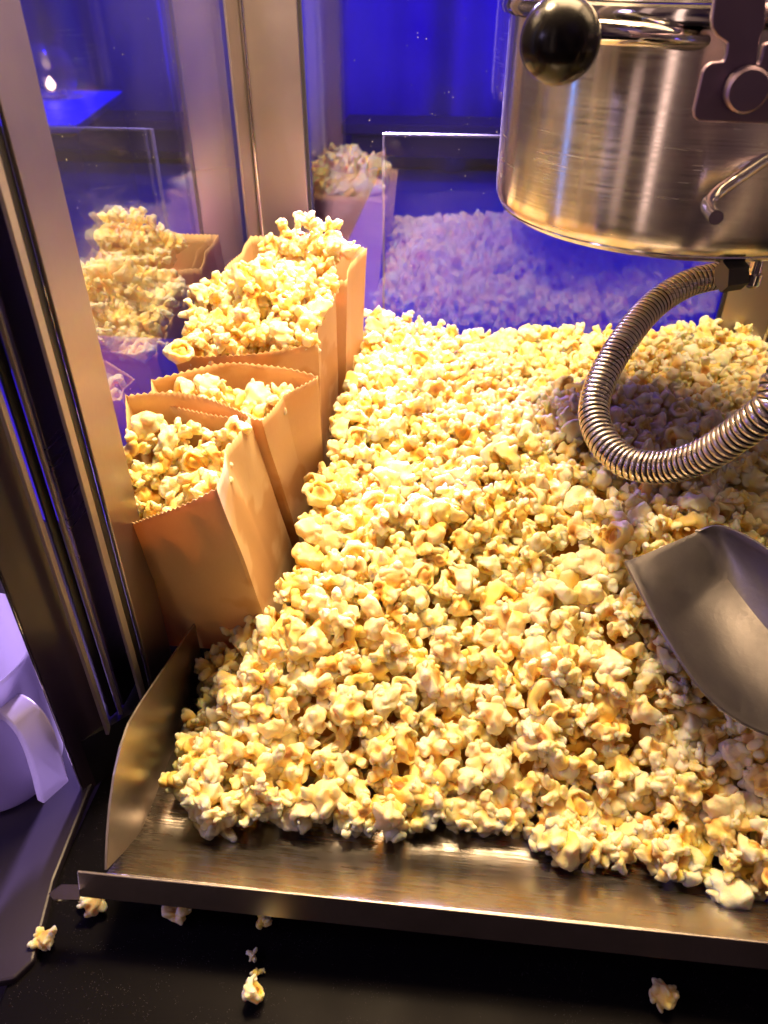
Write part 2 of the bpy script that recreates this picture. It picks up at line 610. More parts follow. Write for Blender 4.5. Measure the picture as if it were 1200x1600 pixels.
# blue lit table with candle
tb = empty("cube_table", (-1.2, 2.35, -0.9), "table with a bright blue lit top beyond the left glass", "table")
p1 = onz(192, 142, 0.05); p2 = onz(120, 195, 0.05); p3 = onz(-40, 196, 0.05); p4 = onz(0, 140, 0.05)
q = [tuple(p[:2]) for p in (p1, p4, p3, p2)]
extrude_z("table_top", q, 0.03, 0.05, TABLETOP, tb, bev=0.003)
cen = np.mean([p[:2] for p in (p1, p2, p3, p4)], axis=0)
extrude_z("table_body", [tuple(cen + (np.array(p) - cen) * 0.96) for p in q], -0.9, 0.029, TABLESIDE, tb)
cpos = onz(84, 153, 0.05)
cj = empty("candle_jar", tuple(cpos), "round glass jar with a burning tea light on the blue table", "candle")
lathe("jar", [(0.0, 0.0), (0.045, 0.001), (0.075, 0.03), (0.085, 0.07), (0.07, 0.115), (0.05, 0.13), (0.052, 0.14), (0.048, 0.14),
              (0.046, 0.13), (0.066, 0.112), (0.08, 0.07), (0.07, 0.032), (0.042, 0.006), (0.0, 0.005)], cpos, JARGLASS, cj, seg=40)
lathe("tea_light", [(0, 0.006), (0.038, 0.006), (0.038, 0.022), (0.034, 0.020), (0, 0.020)], cpos, STEEL, cj, seg=32)
lathe("flame", [(0, 0.020), (0.010, 0.025), (0.014, 0.035), (0.008, 0.048), (0, 0.058)], cpos, FLAME, cj, seg=20)
light("candle_glow", 'POINT', (cpos[0], cpos[1], cpos[2] + 0.045), 0.12, (1.0, 0.55, 0.25), size=0.012).parent = None

# clear acrylic box behind the machine
ab = empty("acrylic_box", (0.2, 0.95, -0.05), "clear acrylic box with pale edges behind the back glass", "box")
box("front_panel", -0.089, 0.30, 0.870, 0.875, -0.049, 0.247, ACRYL, ab)
box("edge_trim", -0.0915, -0.0895, 0.869, 0.876, -0.049, 0.249, plain("frosted_edge", (0.16, 0.15, 0.30), 0.5), ab)
box("top_trim", -0.089, 0.30, 0.869, 0.876, 0.2475, 0.2495, plain("frosted_top_edge", (0.05, 0.05, 0.14), 0.5), ab)

# ================================================================== POPCORN MACHINE CABINET
mach = empty("popcorn_machine", (0.05, 0.56, -0.05), "stainless popcorn machine cabinet with glass sides and steel posts", "popcorn machine")
GX0, GX1, GY = -0.215, 0.325, 0.80
box("cabinet_floor", GX0, GX1, 0.385, GY, -0.049, -0.012, CABFLOOR, mach)
box("side_glass", GX0 - 0.004, GX0, 0.372, GY - 0.003, -0.02, 0.83, GLASS, mach)
box("side_glass", GX1, GX1 + 0.004, 0.372, GY - 0.003, -0.02, 0.83, GLASS, mach)
box("back_glass", GX0 + 0.02, GX1 - 0.02, GY, GY + 0.004, -0.02, 0.83, GLASS_B, mach)
box("roof", GX0 - 0.01, GX1 + 0.01, 0.33, GY + 0.01, 0.83, 0.85, STEEL, mach)
# rear posts: an L of steel, crease line at the corner
for sx, x0 in ((1, GX0), (-1, GX1)):
    P = [(x0 + 0.0015 * sx, GY - 0.003), (x0 + 0.056 * sx, GY - 0.003), (x0 + 0.056 * sx, GY - 0.006), (x0 + 0.0045 * sx, GY - 0.006),
         (x0 + 0.0045 * sx, GY - 0.048), (x0 + 0.0015 * sx, GY - 0.048)]
    if sx < 0:
        P = P[::-1]
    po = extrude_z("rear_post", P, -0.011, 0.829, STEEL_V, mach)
    bevel(po, 0.0008)
    # bright rolled bead up the corner
    sweep("bead", [(x0 + 0.007 * sx, GY - 0.0085, z) for z in np.linspace(-0.010, 0.828, 12)], 0.0022, CHROME, po, seg=12)
    box("seal_strip", *(sorted((x0 + 0.0565 * sx, x0 + 0.0595 * sx))), GY - 0.0065, GY - 0.001, -0.011, 0.829, GASKET, po)
# front left post with its door tracks
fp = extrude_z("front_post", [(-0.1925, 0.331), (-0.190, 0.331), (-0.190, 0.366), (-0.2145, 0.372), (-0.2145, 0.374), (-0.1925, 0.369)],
               -0.004, 0.829, STEEL_V, mach, bev=0.0006)
box("seal_strip", -0.1955, -0.1926, 0.325, 0.3300, -0.004, 0.829, GASKET, fp)
def track(x0, y0, x1, y1, m, nm, th=0.0022, z0=-0.002):
    d = Vector((x1 - x0, y1 - y0)); nn = Vector((-d.y, d.x)).normalized() * th
    extrude_z(nm, [(x0, y0), (x1, y1), (x1 + nn.x, y1 + nn.y), (x0 + nn.x, y0 + nn.y)][::1], z0, 0.829, m, fp, bev=0.0004)
RAIL = metal("rail_steel", (0.42, 0.37, 0.34), 0.55, bump=0.05)
track(-0.192, 0.3175, -0.1925, 0.3245, RAIL, "door_track")
track(-0.2055, 0.3160, -0.2035, 0.3500, metal("dark_track", (0.16, 0.13, 0.14), 0.35, bump=0.02), "track_channel")
track(-0.2035, 0.3085, -0.2045, 0.3120, RAIL, "door_track")
track(-0.2105, 0.3060, -0.2080, 0.3110, GASKET, "track_channel")
track(-0.2060, 0.2925, -0.2075, 0.2985, RAIL, "door_track")
track(-0.2275, 0.2800, -0.2120, 0.3050, SIDEPANEL, "side_panel", th=0.003, z0=-0.0505)
track(-0.2290, 0.2790, -0.2277, 0.2796, CHROME, "panel_edge", th=0.002, z0=-0.0445)
extrude_z("post_foot", [(-0.2270, 0.2830), (-0.1935, 0.318), (-0.1915, 0.368), (-0.2145, 0.3685)][::1], -0.049, -0.0045, GASKET, fp)
# heating lamp under the roof
hl = empty("heat_lamp", (LAMP[0], LAMP[1], 0.829), "round warm lamp under the cabinet roof", "lamp")
lathe("socket", [(0, 0.829), (0.02, 0.829), (0.02, 0.785), (0.014, 0.778), (0, 0.778)], (LAMP[0], LAMP[1], 0), STEEL, hl, seg=32)
lathe("shade", [(0.022, 0.826), (0.09, 0.790), (0.092, 0.786), (0.088, 0.788), (0.021, 0.822)], (LAMP[0], LAMP[1], 0), STEEL, hl, seg=40)

# ================================================================== SERVING TRAY
tray = empty("serving_tray", (0.06, 0.28, -0.05), "stainless steel tray with a bent front lip holding the popcorn heap", "tray")
XL, XR = -0.171, 0.36
# floor with ramp, one bent sheet
prof = [(0.2035, 0.0), (0.2042, -0.0004), (0.2360, -0.0200), (0.2385, -0.0214), (0.2415, -0.0228), (0.2450, -0.0240), (0.2485, -0.0247), (0.2520, -0.0250), (0.384, -0.0250)]
v, f = [], []
NXX = 40
for i in range(NXX + 1):
    x = XL + (XR - XL) * i / NXX
    for y, z in prof:
        v.append((x, y, z + 0.0004 * math.sin(x * 30) * (1 if y < 0.21 else 0)))
k = len(prof)
for i in range(NXX):
    for q_ in range(k - 1):
        f.append((i * k + q_, (i + 1) * k + q_, (i + 1) * k + q_ + 1, i * k + q_ + 1))
o = mesh_obj("tray_floor", v, f, STEEL, tray, auto=50)
mod(o, 'SOLIDIFY', thickness=0.0012, offset=-1)
# front lip, folded down, a little longer than the tray
lp = [(-0.187, 0.2030, 0.0005), (XR, 0.2030, 0.0005), (XR, 0.1985, -0.0175), (-0.188, 0.1985, -0.0175)]
o = mesh_obj("front_lip", lp, [(0, 1, 2, 3)], STEEL_S, tray)
mod(o, 'SOLIDIFY', thickness=0.0014, offset=0)
mod(o, 'BEVEL', width=0.0006, segments=2)
# left side wall with its curved shoulder
side_p = [(0.2045, 0.0015), (0.209, 0.009), (0.215, 0.018), (0.224, 0.029), (0.236, 0.040), (0.249, 0.0475), (0.263, 0.0505), (0.280, 0.0475),
          (0.300, 0.042), (0.343, 0.030), (0.372, 0.022), (0.372, -0.0255), (0.25, -0.0265), (0.244, -0.0255), (0.238, -0.0230)]
o = mesh_obj("tray_side", [(XL - 0.0006, y, z) for y, z in side_p], [tuple(range(len(side_p)))], STEEL_S, tray)
mod(o, 'SOLIDIFY', thickness=0.0012, offset=0)
# little foot tab at the left end of the lip
tb0 = onz(76, 1396, -0.012); tb1 = onz(96, 1382, -0.012); tb2 = onz(124, 1382, -0.012); tb3 = onz(124, 1406, -0.012); tb4 = onz(84, 1405, -0.012)
o = extrude_z("corner_tab", [tuple(p[:2]) for p in (tb0, tb4, tb3, tb2, tb1)], -0.0135, -0.012, CHROME, tray)
box("riser", XL - 0.004, XR, 0.2450, 0.384, -0.049, -0.0275, GASKET, tray)

# ================================================================== KETTLE
KX, KY, KZ, KR = 0.138, 0.56, 0.259, 0.12
ket = empty("kettle", (KX, KY, KZ), "round brushed steel popping kettle hanging over the heap", "kettle")
prof = [(0.0, 0.004), (KR - 0.03, 0.002), (KR - 0.014, 0.0), (KR - 0.009, 0.0008), (KR - 0.006, 0.0028), (KR - 0.0045, 0.0042), (KR - 0.0048, 0.0050),
        (KR - 0.003, 0.0070), (KR - 0.0015, 0.0110), (KR - 0.001, 0.017), (KR - 0.001, 0.03), (KR - 0.001, 0.112)]
bd = lathe("kettle_body", prof, (KX, KY, KZ), STEEL_K, ket, seg=160, auto=40)
lathe("kettle_rim", [(KR - 0.001, 0.1125), (KR + 0.004, 0.1135), (KR + 0.0052, 0.117), (KR + 0.004, 0.1205), (KR - 0.004, 0.1215), (KR - 0.004, 0.1125)],
      (KX, KY, KZ), CHROME, ket, seg=160, auto=50)
lathe("kettle_lid", [(KR - 0.006, 0.1222), (KR - 0.010, 0.135), (KR - 0.02, 0.142), (0.02, 0.150), (0.0, 0.150)], (KX, KY, KZ), STEEL_K, ket, seg=120, auto=40)
# ball knob and its rod
kb = att(875, 64, 0.355)
rod_end = att(1145, 66, 0.375)
sweep("handle_rod", [att(888, 47, 0.357), att(1000, 54, 0.365), rod_end], 0.0052, CHROME, ket, seg=24)
br = 0.0185
ballp = [(0.0001, -br)] + [(br * math.cos(a), br * math.sin(a)) for a in np.linspace(-1.5, 1.5, 26)] + [(0.0001, br)]
lathe("ball_knob", ballp, kb, BAKELITE, ket, seg=48, auto=80, axis=(1, 0.2, 0.1))
# latch bracket, a bent dark plate
YB = 0.385
bp1 = [(1124, -60), (1112, 30), (1113, 44), (1120, 56), (1130, 63), (1137, 68), (1135, 84), (1131, 96), (1112, 98), (1104, 103), (1098, 112), (1084, 172), (1085, 184), (1092, 190),
       (1260, 196), (1260, 60), (1204, 66), (1194, 70), (1188, 100), (1182, 100), (1188, 60), (1196, 40), (1200, -60)]
P3 = [ony(x, y, YB) for x, y in bp1]
kk = len(P3)
vv = [tuple(p) for p in P3] + [tuple(p + np.array([0, 0.004, 0])) for p in P3]
ff = [tuple(range(kk)), tuple(range(2 * kk - 1, kk - 1, -1))] + [(i, kk + i, kk + (i + 1) % kk, (i + 1) % kk) for i in range(kk)]
o = mesh_obj("latch_plate", vv, ff, DARKSTEEL, ket)
bevel(o, 0.0010, 3)
pv = ony(1166, 140, YB - 0.004)
lathe("pivot_disc", [(0, 0.004), (0.0078, 0.004), (0.0088, 0.003), (0.0088, -0.003), (0, -0.003)], pv, DARKSTEEL, ket, seg=40, axis=(0, -1, 0))
sweep("pivot_arm", [ony(1150, 30, YB + 0.012), ony(1200, 20, YB + 0.04), ony(1260, 10, YB + 0.05)], 0.004, DARKSTEEL, ket)
# bent latch rod with its blunt end
hk = catmull([att(1290, 180, 0.40), att(1215, 235, 0.395), att(1150, 280, 0.39), att(1118, 304, 0.388), att(1106, 320, 0.383), att(1112, 333, 0.374), att(1119, 340, 0.366)], 10)
rr = sweep("latch_rod", hk, 0.0034, CHROME, ket, seg=20, auto=60)
# hose fitting and bolts under the kettle
KB = KZ - 0.001
c0 = onz(1140, 432, 0.250)
lathe("hose_nut", [(0, 0.006), (0.0088, 0.006), (0.0088, -0.006), (0.0, -0.006)], onz(1143, 430, 0.253), GASKET, ket, seg=6, auto=20, axis=(1, 0.25, 0.1))
for (px, py) in ((1148, 440), (1176, 428), (1176, 438)):
    q0 = onz(px, py, 0.246)
    lathe("bolt", [(0, 0.014), (0.0028, 0.014), (0.0028, 0.004), (0.0045, 0.004), (0.0045, -0.002), (0.003, -0.004), (0, -0.004)], q0, CHROME, ket, seg=12, auto=30)

# flexible conduit
hp = catmull([att(1146, 427, 0.53), att(1120, 431, 0.53), att(1070, 445, 0.525), att(1020, 478, 0.515), att(978, 528, 0.50), att(944, 585, 0.485), att(928, 640, 0.472),
              att(942, 688, 0.458), att(980, 722, 0.445), att(1035, 730, 0.43), (att(1095, 714, 0.41)), att(1150, 680, 0.39), att(1205, 638, 0.372), att(1275, 580, 0.36), (0.255, 0.27, 0.262), (0.290, 0.34, 0.285), (0.312, 0.42, 0.292), (0.324, 0.47, 0.292)], 30)
hp = resample(hp, 0.00032)
pitch = 0.0035
def hrad(s):
    ph = (s / pitch) % 1.0
    return 0.0075 + 0.0020 * (abs(math.sin(math.pi * ph)) ** 0.30)
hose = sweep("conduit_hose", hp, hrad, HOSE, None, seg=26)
hose.data.materials.append(plain("hose_groove_shade", (0.012, 0.010, 0.009), 0.6, spec=0.2))  # shade between the ribs put into the colour of the groove faces
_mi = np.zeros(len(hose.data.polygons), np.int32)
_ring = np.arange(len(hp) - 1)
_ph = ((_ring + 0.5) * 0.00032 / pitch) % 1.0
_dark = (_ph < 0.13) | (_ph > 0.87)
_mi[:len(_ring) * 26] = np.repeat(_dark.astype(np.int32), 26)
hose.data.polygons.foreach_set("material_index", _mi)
tag(hose, "ribbed flexible steel hose looping down from the kettle", "hose")

# ================================================================== SCOOP
scoop = empty("scoop", (0.15, 0.35, 0.08), "dull cast aluminium scoop lying on the popcorn at the right", "scoop")
rim = catmull([onz(975, 880, .104), onz(1040, 1000, .088), onz(1110, 1095, .072), onz(1200, 1150, .060), onz(1300, 1150, .058), onz(1400, 1110, .062)], 12)
fold = catmull([onz(1082, 834, .1045), onz(1136, 905, .085), onz(1200, 985, .074), onz(1270, 1055, .067), onz(1340, 1090, .063), onz(1402, 1095, .062)], 12)
top = catmull([onz(1086, 830, .1055), onz(1130, 822, .111), onz(1205, 861, .113), onz(1280, 937, .108), onz(1345, 1020, .098), onz(1405, 1080, .074)], 12)
NR = len(rim)
rows = []
for i in range(NR):
    a, b_, c_ = rim[i], fold[i], top[i]
    r = []
    for s in np.linspace(0, 1, 13):
        p = a * (1 - s) + b_ * s
        p = p + np.array([0, 0, -0.007 * math.sin(math.pi * s) * min(1, i / 10)])
        if s < 0.12:
            p = p + np.array([0, 0, 0.001 * (1 - s / 0.12)])
        r.append(p)
    for s in np.linspace(0, 1, 8)[1:]:
        p = b_ * (1 - s) + c_ * s
        d_ = (b_ + a) / 2 - b_
        p = p - np.array([d_[0], d_[1], 0]) * 0.10 * math.sin(math.pi * s)
        r.append(p)
    rows.append(r)
M_ = len(rows[0])
v = [p for r in rows for p in r]
f = [(i * M_ + j, (i + 1) * M_ + j, (i + 1) * M_ + j + 1, i * M_ + j + 1) for i in range(NR - 1) for j in range(M_ - 1)]
o = mesh_obj("scoop_bowl", v, f, ALU, scoop, smooth=True)
mod(o, 'SOLIDIFY', thickness=0.0016, offset=0)
mod(o, 'BEVEL', width=0.0005, segments=2, limit_method='ANGLE')
sweep("scoop_handle", [onz(1380, 1085, .07), onz(1440, 1130, .085), onz(1520, 1200, .09)], 0.009, ALU, scoop)

# ================================================================== JUG
JC = (-0.2870, 0.2900)
jg = empty("measuring_jug", (JC[0], JC[1], -0.0445), "frosted plastic measuring jug standing on the grey shelf at the left", "jug")
lathe("jug_body", [(0.0, -0.044), (0.032, -0.044), (0.0360, -0.0425), (0.0385, -0.038), (0.0470, 0.0655), (0.0490, 0.068), (0.0494, 0.070), (0.0485, 0.0710),
                   (0.0462, 0.069), (0.0455, 0.065), (0.0370, -0.037), (0.034, -0.0415), (0.0, -0.042)], (*JC, 0), JUG, jg, seg=96, auto=60)
ha = math.radians(-26)
hd = np.array([math.cos(ha), math.sin(ha), 0]); hs_ = np.array([-hd[1], hd[0], 0])
c3 = np.array([*JC, 0.0])
hpth = catmull([c3 + hd * r_ + np.array([0, 0, z_]) for r_, z_ in ((0.044, 0.048), (0.054, 0.050), (0.062, 0.045), (0.065, 0.030), (0.062, 0.005), (0.058, -0.016), (0.0565, -0.026))], 8)
v, f = [], []
for i, p in enumerate(hpth):
    t_ = i / (len(hpth) - 1)
    tg = hpth[min(i + 1, len(hpth) - 1)] - hpth[max(i - 1, 0)]
    tg /= np.linalg.norm(tg)
    nn = np.cross(tg, hs_)
    w_ = 0.0085 + 0.002 * t_
    for a_, b2 in ((-w_, -.003), (w_, -.003), (w_ * .92, .0025), (-w_ * .92, .0025)):
        v.append(p + hs_ * a_ + nn * b2)
for i in range(len(hpth) - 1):
    for q_ in range(4):
        f.append((i * 4 + q_, i * 4 + (q_ + 1) % 4, (i + 1) * 4 + (q_ + 1) % 4, (i + 1) * 4 + q_))
f += [(3, 2, 1, 0), tuple(range(len(v) - 4, len(v)))]
o = mesh_obj("jug_handle", v, f, JUG, jg, auto=40)
bevel(o, 0.0010)

# ================================================================== PAPER BAGS
def bag(label, bot, top_, zb, zt, bulge_f=0.012, bulge_b=0.012, gus=0.014, seed=0, gl=0.004, sag=0.0):
    """bot/top_: FR, BR, BL, FL (x, y); perimeter order FR -> gusset -> BR -> BL -> gusset -> FL"""
    rg = np.random.default_rng(seed)
    bot = [np.array(p, float) for p in bot]
    top_ = [np.array(p, float) for p in top_]
    tz = zt if isinstance(zt, (list, tuple)) else [zt] * 4
    n_side, n_long = 34, 50
    NV = 26
    rings = []
    for j in range(NV + 1):
        t = j / NV
        ring = []
        cs = [bot[i] * (1 - t) + top_[i] * t for i in range(4)]
        zs = [zb * (1 - t) + tz[i] * t for i in range(4)]
        cen = sum(cs) / 4

        def edge(i0, i1, n_, inward, kind):
            for s in np.arange(n_) / n_:
                p = cs[i0] * (1 - s) + cs[i1] * s
                d = cs[i1] - cs[i0]
                nrm = np.array([d[1], -d[0]]) / np.linalg.norm(d)
                if (p - cen) @ nrm < 0:
                    nrm = -nrm
                if kind == 'g':
                    off = -inward * (1 - abs(2 * s - 1)) * (0.15 + 0.85 * t)
                else:
                    off = inward * (math.sin(math.pi * s) ** 0.8) * t ** 1.5 + 0.0012 * math.sin(9 * s + 7 * t + seed) * t
                p = p + nrm * off
                z = zs[i0] * (1 - s) + zs[i1] * s
                if kind != 'g':
                    z -= sag * math.sin(math.pi * s) * t
                ring.append([p[0], p[1], z])
        edge(0, 1, n_side, gus, 'g')
        edge(1, 2, n_long, bulge_b, 'b')
        edge(2, 3, n_side, gl, 'g')
        edge(3, 0, n_long, bulge_f, 'b')
        ring = np.array(ring)
        if j == NV:
            ring[::2, 2] += 0.0011
            ring[1::2, 2] -= 0.0005
        ring[:, :2] += (0.0006 * t) * np.stack([np.sin(ring[:, 1] * 160 + 13 * t), np.cos(ring[:, 0] * 140 + 17 * t)], 1)
        rings.append(ring)
    K = len(rings[0])
    v = np.concatenate(rings)
    f = []
    for j in range(NV):
        for i in range(K):
            f.append((j * K + i, j * K + (i + 1) % K, (j + 1) * K + (i + 1) % K, (j + 1) * K + i))
    f.append(tuple(range(K - 1, -1, -1)))
    o = mesh_obj("paper_bag", v, f, KRAFT, None, auto=14)
    mod(o, 'SOLIDIFY', thickness=0.00045, offset=0)
    tag(o, label, "paper bag", "brown paper bags standing along the left glass")
    return rings


BAGS = [
 ("brown paper bag nearest the camera, filled below its zigzag rim",
  [(-.116, .378), (-.118, .470), (-.205, .470), (-.200, .378)], [(-.128, .340), (-.130, .421), (-.2085, .420), (-.2080, .366)],
  -0.008, [.160, .160, .172, .108], dict(bulge_f=0.007, bulge_b=0.016, gus=0.005, seed=1)),
 ("second brown paper bag from the front, its inside nearly empty",
  [(-.115, .482), (-.110, .552), (-.205, .552), (-.205, .482)], [(-.123, .425), (-.097, .484), (-.2085, .462), (-.2085, .440)],
  -0.008, [.156, .160, .162, .158], dict(bulge_f=0.002, bulge_b=0.024, gus=0.006, seed=2)),
 ("third brown paper bag from the front, heaped over with popcorn",
  [(-.115, .575), (-.115, .662), (-.205, .662), (-.205, .575)], [(-.104, .525), (-.104, .618), (-.208, .612), (-.208, .505)],
  -0.008, [.166, .172, .174, .160], dict(bulge_f=0.006, bulge_b=0.010, gus=0.008, seed=3)),
 ("rearmost brown paper bag in the corner by the back glass",
  [(-.108, .672), (-.104, .745), (-.205, .745), (-.205, .672)], [(-.098, .636), (-.089, .708), (-.200, .716), (-.205, .640)],
  -0.006, [.176, .181, .186, .180], dict(bulge_f=0.006, bulge_b=0.010, gus=0.006, seed=4)),
]
for lab_, bot_, top__, zb_, zt_, kw_ in BAGS:
    bag(lab_, bot_, top__, zb_, zt_, **kw_)


# ================================================================== POPCORN KERNELS (implicit surfaces, meshed with surface nets)
def surface_nets(val, org, h):
    ins = val < 0
    nx, ny, nz_ = val.shape
    c = np.zeros((nx - 1, ny - 1, nz_ - 1), int)
    for dx in (0, 1):
        for dy in (0, 1):
            for dz in (0, 1):
                c += ins[dx:nx - 1 + dx, dy:ny - 1 + dy, dz:nz_ - 1 + dz]
    act = (c > 0) & (c < 8)
    idx = -np.ones(act.shape, int)
    ci = np.argwhere(act)
    idx[act] = np.arange(len(ci))
    acc = np.zeros((len(ci), 3)); cnt = np.zeros(len(ci))
    corners = [(a, b_, c_) for a in (0, 1) for b_ in (0, 1) for c_ in (0, 1)]
    for A in corners:
        for ax in range(3):
            if A[ax] == 0:
                B = list(A); B[ax] = 1
                va = val[ci[:, 0] + A[0], ci[:, 1] + A[1], ci[:, 2] + A[2]]
                vb = val[ci[:, 0] + B[0], ci[:, 1] + B[1], ci[:, 2] + B[2]]
                m_ = (va < 0) != (vb < 0)
                t = np.where(m_, va / (va - vb + 1e-12), 0)
                p = np.tile(np.array(A, float), (len(ci), 1))
                p[:, ax] += t
                acc[m_] += p[m_]
                cnt[m_] += 1
    V = org + (ci + acc / cnt[:, None]) * h
    faces = []
    for ax in range(3):
        o1, o2 = [(1, 2), (2, 0), (0, 1)][ax]
        sl0 = [slice(None)] * 3; sl1 = [slice(None)] * 3
        sl0[ax] = slice(0, -1); sl1[ax] = slice(1, None)
        a, b_ = ins[tuple(sl0)], ins[tuple(sl1)]
        for flip, mm in ((False, a & ~b_), (True, ~a & b_)):
            e_ = np.argwhere(mm)
            ok = (e_[:, o1] > 0) & (e_[:, o2] > 0) & (e_[:, o1] < val.shape[o1] - 1) & (e_[:, o2] < val.shape[o2] - 1)
            e_ = e_[ok]
            q4 = []
            for d1, d2 in ((-1, -1), (0, -1), (0, 0), (-1, 0)):
                g = e_.copy(); g[:, o1] += d1; g[:, o2] += d2
                q4.append(idx[g[:, 0], g[:, 1], g[:, 2]])
            q4 = np.stack(q4, 1)
            if flip:
                q4 = q4[:, ::-1]
            faces.append(q4)
    return V, np.concatenate(faces)


def smin(a, b_, k_):
    h_ = np.clip(0.5 + 0.5 * (b_ - a) / k_, 0, 1)
    return b_ * (1 - h_) + a * h_ - k_ * h_ * (1 - h_)


def vnoise(P, freq, rg):
    o_ = np.zeros(P.shape[:-1])
    for _ in range(5):
        d = rg.normal(size=3); d /= np.linalg.norm(d)
        d2 = rg.normal(size=3); d2 /= np.linalg.norm(d2)
        o_ += np.sin(P @ d * freq * rg.uniform(.7, 1.5) + rg.uniform(0, 6.28) + 1.3 * np.sin(P @ d2 * freq * 0.6 + rg.uniform(0, 6.28)))
    return o_ / 5


def rdir(rg):
    d = rg.normal(size=3)
    return d / np.linalg.norm(d)


def kernel(seed, kind, h):
    rg = np.random.default_rng(seed)
    L = 15.0
    ax = np.arange(-L, L + h, h)
    G = np.stack(np.meshgrid(ax, ax, ax, indexing='ij'), -1)
    ph = rg.uniform(0, 6.28, 6)
    Q = G.copy()
    for i in range(3):
        Q[..., i] += 1.05 * np.sin(G[..., (i + 1) % 3] * 0.42 + ph[i]) + 0.45 * np.sin(G[..., (i + 2) % 3] * 0.95 + ph[i + 3])

    def ell(c, r, d=None, sq=1.0):
        P = Q - c
        if d is not None:
            al = P @ d
            rr_ = np.sqrt(np.maximum((P ** 2).sum(-1) - al ** 2 + (al / sq) ** 2, 1e-9))
        else:
            rr_ = np.sqrt((P ** 2).sum(-1) + 1e-9)
        return rr_ - r
    hull = rdir(rg)
    D = ell(np.zeros(3), 4.0)
    if kind == 'lobed':
        nl = rg.integers(4, 7)
        dirs = []
        for _ in range(200):
            d = rdir(rg)
            if d @ hull < 0.72 and all(d @ e_ < 0.62 for e_ in dirs):
                dirs.append(d)
            if len(dirs) >= nl:
                break
        for d in dirs:
            r = rg.uniform(2.4, 4.2)
            c = d * rg.uniform(4.4, 6.8)
            D = smin(D, ell(c, r, rdir(rg), rg.uniform(.60, 1.3)), 0.7)
            for _ in range(rg.integers(4, 9)):
                d2 = rdir(rg) + d * 0.8
                d2 /= np.linalg.norm(d2)
                D = smin(D, ell(c + d2 * r * rg.uniform(.75, 1.05), rg.uniform(.8, 2.1)), 0.28)
        cav = [(hull * rg.uniform(5.6, 7.2), rg.uniform(2.6, 3.8))]
    elif kind == 'cup':
        R_, th_ = rg.uniform(5.6, 7.0), rg.uniform(0.9, 1.6)
        r = np.sqrt((Q ** 2).sum(-1))
        sh_ = np.abs(r - R_) - th_
        cut = Q @ hull - rg.uniform(1.2, 3.2) - 1.2 * vnoise(Q, 0.5, rg)
        sh_ = -smin(-sh_, -cut, 1.6)
        D = smin(sh_, ell(-hull * 2.5, 4.6), 1.2)
        for _ in range(rg.integers(9, 16)):
            d = rdir(rg) - hull * 0.7
            d /= np.linalg.norm(d)
            D = smin(D, ell(d * (R_ + rg.uniform(0, 1.2)), rg.uniform(1.2, 3.0)), 0.35)
        cav = [(hull * 5.0, rg.uniform(3.0, 4.0))]
    elif kind == 'ball':
        D = ell(np.zeros(3), 6.6, rdir(rg), 0.85)
        pts = []
        for _ in range(60):
            d = rdir(rg)
            if all(d @ e_ < 0.86 for e_ in pts) and d @ hull < 0.8:
                pts.append(d)
        for d in pts:
            D = smin(D, ell(d * rg.uniform(5.4, 6.9), rg.uniform(1.4, 2.7)), 0.25)
        cav = [(hull * 8.4, 3.2)]
    else:  # wing: flattened petals fanning from one side
        for _ in range(rg.integers(3, 6)):
            d = rdir(rg)
            d = d - hull * (d @ hull) * 0.6 - hull * 0.25
            d /= np.linalg.norm(d)
            nrm = np.cross(d, rdir(rg)); nrm /= np.linalg.norm(nrm)
            c = d * rg.uniform(4.5, 7.0)
            r = rg.uniform(3.6, 4.9)
            D = smin(D, ell(c, r, nrm, rg.uniform(.28, .50)) * 0.7, 0.6)
            for _ in range(rg.integers(4, 8)):
                d2 = rdir(rg) * 0.8 + d
                d2 /= np.linalg.norm(d2)
                D = smin(D, ell(c + d2 * r * 0.85, rg.uniform(0.8, 1.8)), 0.3)
        cav = [(hull * rg.uniform(5.4, 6.6), rg.uniform(2.6, 3.6))]
    for c, r in cav:
        cv = r - np.sqrt(((Q - c) ** 2).sum(-1))
        D = -smin(-D, -cv, 0.8)
    wr = np.abs(vnoise(G, 1.5, rg)) + 0.6 * np.abs(vnoise(G, 2.7, rg))
    D = D + 0.30 * vnoise(G, 0.9, rg) + 0.50 * np.maximum(0.30 - wr, 0)
    V, Fc = surface_nets(D, np.array([-L] * 3), h)
    # colours of the flake itself: cream crust, buttery inner flesh, amber hull patch
    r = np.linalg.norm(V, axis=1)
    inner = 1 - np.clip((r - 5.0) / 3.8, 0, 1)
    hc, hr = cav[0]
    hd_ = np.linalg.norm(V - hull * 3.2, axis=1)
    hm = np.clip(1 - (hd_ - 2.6) / 2.6, 0, 1) ** 1.3 * (rg.uniform(.6, 1.0) if rg.random() < .5 else rg.uniform(.15, .4))
    bn = np.clip(0.5 + 1.1 * vnoise(V, 0.45, rg), 0, 1)
    yel = np.clip(0.22 + 0.80 * inner + 0.45 * (bn - 0.45), 0, 1) * rg.uniform(.75, 1.15)
    yel = np.clip(yel, 0, 1)[:, None]
    cream = np.array([.95, .90, .69]); butter = np.array([.95, .72, .22]); amber = np.array([.68, .36, .06])
    C_ = cream * (1 - yel) + butter * yel
    hm = hm[:, None]
    C_ = C_ * (1 - hm) + amber * hm
    dk = np.clip(1 - (hd_ - 2.2) / 1.3, 0, 1)[:, None] * rg.uniform(.2, .9)
    C_ = C_ * (1 - dk) + np.array([.26, .075, .012]) * dk
    if rg.random() < .2:
        C_ *= np.array([1.0, .96, .84])
    sz = V.max(0) - V.min(0)
    V = V - (V.max(0) + V.min(0)) / 2
    V = V * (21.5 / sz.max()) * 1e-3
    return V, Fc, C_


